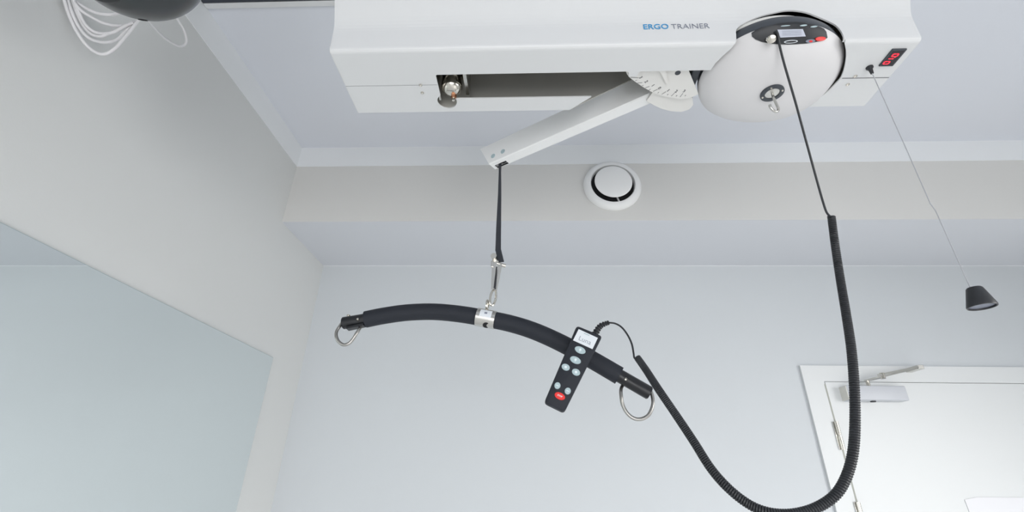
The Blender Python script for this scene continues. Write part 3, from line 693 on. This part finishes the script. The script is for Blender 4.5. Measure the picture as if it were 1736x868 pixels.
for px, py, a, b, s in ((983.5, 593.5, .0115, .0072, '^'), (975.5, 610.5, .0115, .0072, '^'), (959, 622.5, .0085, .0068, 'o'), (976.5, 631, .0085, .0068, 'o'), (945, 653.8, .0060, .0068, 'd'), (962.5, 663, .0060, .0068, 'd')):
    m2 = hm(px, py, 0); bm = bmesh.new(); plate(bm, ellipse(a, b), m2, -.0002, .0012, .93); bt = link('button', bm, 'btn', hs, True)
    bm = bmesh.new()
    if s == '^': plate(bm, [(-.0012, -.003), (.0012, -.003), (.0012, 0), (.0034, 0), (0, .0038), (-.0034, 0), (-.0012, 0)], m2, .0012, .0014)
    elif s == 'o': plate(bm, ellipse(.0026, .0026, 16), m2, .0012, .0014)
    else: plate(bm, [(-.0028, -.0006), (.0028, -.0006), (.0028, .0006), (-.0028, .0006)], m2, .0012, .0014)
    sub('button_symbol', bm, 'btnd', bt, root=hs)
m2 = hm(949, 671.5, 0); bm = bmesh.new(); plate(bm, ellipse(.0108, .0068), m2, -.0002, .0014, .93); bt = link('button', bm, 'red', hs, True); bt['label'] = 'red oval stop button'
bm = text_bm(bmesh.new(), 'STOP', .0042, hm(949, 671.5, .0016), .0001, thick=.0001); sub('button_symbol', bm, 'btnd', bt, root=hs)
# strain relief: ribbed sleeve
sr = smooth_path([onY(x, y, hy+.012) for x, y in ((1009, 566), (1013.5, 558), (1019, 552), (1027, 548.5), (1032, 547))], 8)
rad = [(.0056-.0024*i/len(sr)) + (.0018 if i % 4 < 2 else 0) for i in range(len(sr))]
link('strain_relief', tube(bmesh.new(), sr, rad, 12), 'black', hs, True)
coil_end = (1079, 606, SY-.075)
c1_ = [onY(x, y, Y) for x, y, Y in ((1032, 547, hy+.012), (1043, 548.5, hy+.010), (1054, 555, hy+.006), (1064, 568, hy), (1071, 583, hy-.006), (1074, 598, hy-.014), (1075.5, 606.5, SY-.075), (1080, 610, SY-.077))]
link('cable_lead', tube(bmesh.new(), smooth_path(c1_, 8), .0019, 8), 'black', hs, True)['label'] = 'thin black cable lead'
cpth = [(1409.5, 367, .80), (1415, 410, .795), (1424, 470, .785), (1434, 530, .77), (1443, 590, .755), (1448, 650, .745), (1449.5, 710, .74), (1447, 760, .735), (1438, 800, .735), (1422, 832, .735), (1400, 852, .74), (1370, 866, .745), (1335, 872, .75), (1300, 868, .755), (1268, 854, .765), (1235, 828, .775), (1205, 794, .79), (1175, 747, .81), (1145, 702, .83), (1115, 658, .85), (1095, 627, SY-.09), (1081, 607, SY-.075)]
CP = smooth_path([onY(x, y, Y) for x, y, Y in cpth], 24)
# resample by arc length and wind the helix
def arclen(P):
    out = [0]
    for a, b in zip(P[:-1], P[1:]): out.append(out[-1]+(b-a).length)
    return out
S = arclen(CP); Ltot = S[-1]; pitch = .0050; turns = int(Ltot/.0036); spt = 12
hel = []; i = 0; x = None
for s in range(turns*spt+1):
    u_ = s/(turns*spt); ss = Ltot*(1.22*u_-.22*u_*u_)
    while i < len(S)-2 and S[i+1] < ss: i += 1
    t_ = (ss-S[i])/max(S[i+1]-S[i], 1e-9); p = CP[i].lerp(CP[i+1], t_)
    d0 = (CP[min(i+1, len(CP)-1)]-CP[max(i-1, 0)]).normalized(); d1 = (CP[min(i+2, len(CP)-1)]-CP[i]).normalized(); d_ = d0.lerp(d1, t_).normalized()
    if x is None: x, y = frame_of(d_)
    else: x = (x-d_*x.dot(d_)).normalized(); y = d_.cross(x)
    a = 2*pi*s/spt; hel.append(p+(x*math.cos(a)+y*math.sin(a))*.0052)
link('spiral_cable', tube(bmesh.new(), hel, .0020, 7), 'black', hs, True)
pu_ = on_dome(1314, 52, .004)[0]
up_pts = [on_dome(1313, 54, .002)[0], on_dome(1317, 58, .006)[0], onY(1321, 74, .60), onY(1330, 110, .625), onY(1349, 175, .66), onY(1366, 237, .70), (onY(1386, 310, .745)), onY(1396, 345, .775), onY(1402, 361, .79), onY(1410, 369, .80)]
link('cable_lead', tube(bmesh.new(), smooth_path(up_pts, 10), .0021, 8), 'black', hs, True)['label'] = 'straight black cable up to the hoist'

# ------------------------------------------------------------ pull cord
p0 = onZ(1474, 114, HZ)
pc = thing('pull_cord', 'thin grey pull cord with a black conical knob hanging from the trainer', 'pull cord', p0)
bm = lathe(bmesh.new(), [(0, .001), (.0062, .001), (.0062, -.002), (.0035, -.006), (.0028, -.016), (0, -.0165)], p0, (0, 0, 1), 20); link('cord_outlet', bm, 'black', pc, True)
sy0 = p0.y
s_pts = [p0-Vector((0, 0, .012)), onY(1530, 238, sy0), onY(1571, 331, sy0), onY(1577, 345, sy0), onY(1586, 357, sy0), onY(1610, 410, sy0), onY(1646, 490, sy0)]
link('string', tube(bmesh.new(), s_pts, .00075, 6), 'string', pc)
kt = onY(1651, 488, sy0); kb = onY(1661, 520, sy0); kd = Vector((.0, 0.0, -1))
kh = .030
bm = lathe(bmesh.new(), [(0, 0), (.0085, 0), (.0098, .0015), (.0175, kh-.002), (.0170, kh), (.0155, kh), (.0150, kh-.003), (0, kh-.003)], kt, kd, 36); knb = link('knob', bm, 'black', pc, True)
bm = lathe(bmesh.new(), [(0, kh-.0034), (.0150, kh-.0034), (.0150, kh-.0025), (.004, kh-.0020), (0, kh-.001)], kt, kd, 30); sub('knob_base', bm, 'grey', knb, root=pc)

# ------------------------------------------------------------ black round device top left with white cables
ux, uy, uz, ur = -.712, .489, 2.45, .113
pd = thing('ceiling_pod', 'glossy black round housing hanging near the left wall at the top left', 'ceiling device', (ux, uy, ZC))
prof = [(ur*math.cos(a), ur*math.sin(a)) for a in [-pi/2+.30+k*(pi/2-.30)/16 for k in range(17)]]
bm = lathe(bmesh.new(), [(0, prof[0][1])]+prof+[(ur*.985, .022), (ur*.90, .05), (.06, .07), (0, .072)], (ux, uy, uz), (0, 0, 1), 96); link('round_housing', bm, 'pod', pd, True)
bm = lathe(bmesh.new(), [(0, -.016), (.034, -.016), (.039, -.012), (.039, .01), (0, .01)], (ux-.006, uy-.024, uz-ur+.004), (0, 0, 1), 64); link('bottom_cap', bm, 'tube', pd, True)
r_ = ray(242, 33); o_ = EYE-Vector((ux, uy, uz)); A2 = r_.dot(r_); B2 = 2*r_.dot(o_); C2 = o_.dot(o_)-(ur*.99)**2; disc = max(B2*B2-4*A2*C2, 0)
nn = EYE+r_*((-B2-math.sqrt(disc))/(2*A2)); nd = (nn-Vector((ux, uy, uz))).normalized()
bm = lathe(bmesh.new(), [(0, .0025), (.0075, .0015), (.0075, -.006), (0, -.006)], nn, nd, 24); link('cable_gland', bm, 'matt', pd)
bm = tube(bmesh.new(), [(ux, uy, uz+.06), (ux, uy, ZC)], .03, 24); link('ceiling_stem', bm, 'pod', pd, True)
wx = XL+.012
def onW(px, py, off=.0): return onX(px, py, wx+off)
cabs = [
 ('outermost white cable of the bundle, hanging in the lowest loop', [(106, -14, 0), (110, 4, 0), (118, 28, .0), (131, 55, .01), (147, 77, .02), (165, 90, .03), (180, 91, .045), (196, 81, .06), (213, 62, .075), (228, 43, .09), (238, 30, .10)]),
 ('white cable forming the second lowest loop of the bundle', [(112, -14, .0), (116, 4, 0), (124, 26, .005), (135, 48, .01), (150, 64, .02), (168, 71, .03), (185, 71.5, .04), (200, 66, .05), (214, 52, .07), (230, 38, .09)]),
 ('white cable in the middle of the bundle, doubled at its bend', [(118, -14, .0), (124, 6, 0), (131, 25, .005), (142, 45, .01), (155, 58, .02), (170, 62, .03), (182, 58, .04), (198, 52, .05), (214, 44, .07), (232, 36, .09)]),
 ('white cable of the bundle passing just above the middle loop', [(121, -14, .004), (126, 4, .004), (134, 22, .008), (145, 42, .016), (160, 54, .026), (178, 57, .036), (194, 54, .05), (210, 45, .07), (226, 38, .09)]),
 ('white cable of the bundle sagging shallowly to the black housing', [(120, -12, .0), (126, 4, .004), (138, 18, .012), (155, 29, .022), (175, 39, .036), (195, 43.5, .05), (212, 43, .065), (230, 38, .09)]),
 ('uppermost and shortest white cable of the bundle', [(122, -8, .0), (128, 2, .0), (142, 12, .012), (158, 20, .03), (174, 24, .05), (192, 24.5, .07), (206, 20, .10)]),
 ('white cable looping alone to the right of the black housing', [(246, 22, .10), (252, 36, .09), (262, 48, .07), (276, 62, .05), (292, 73, .04), (304, 78.5, .04), (313, 76, .045), (316, 67, .05), (312, 52, .05), (304, 38, .05), (294, 22, .06)]),
]
for lab, pts in cabs:
    P = [onW(x, y, o) for x, y, o in pts]
    o = link('cable', tube(bmesh.new(), smooth_path(P, 8), .0033, 10), 'cable', None, True); tag(o, lab, 'cable', 'white cables at the black ceiling housing')
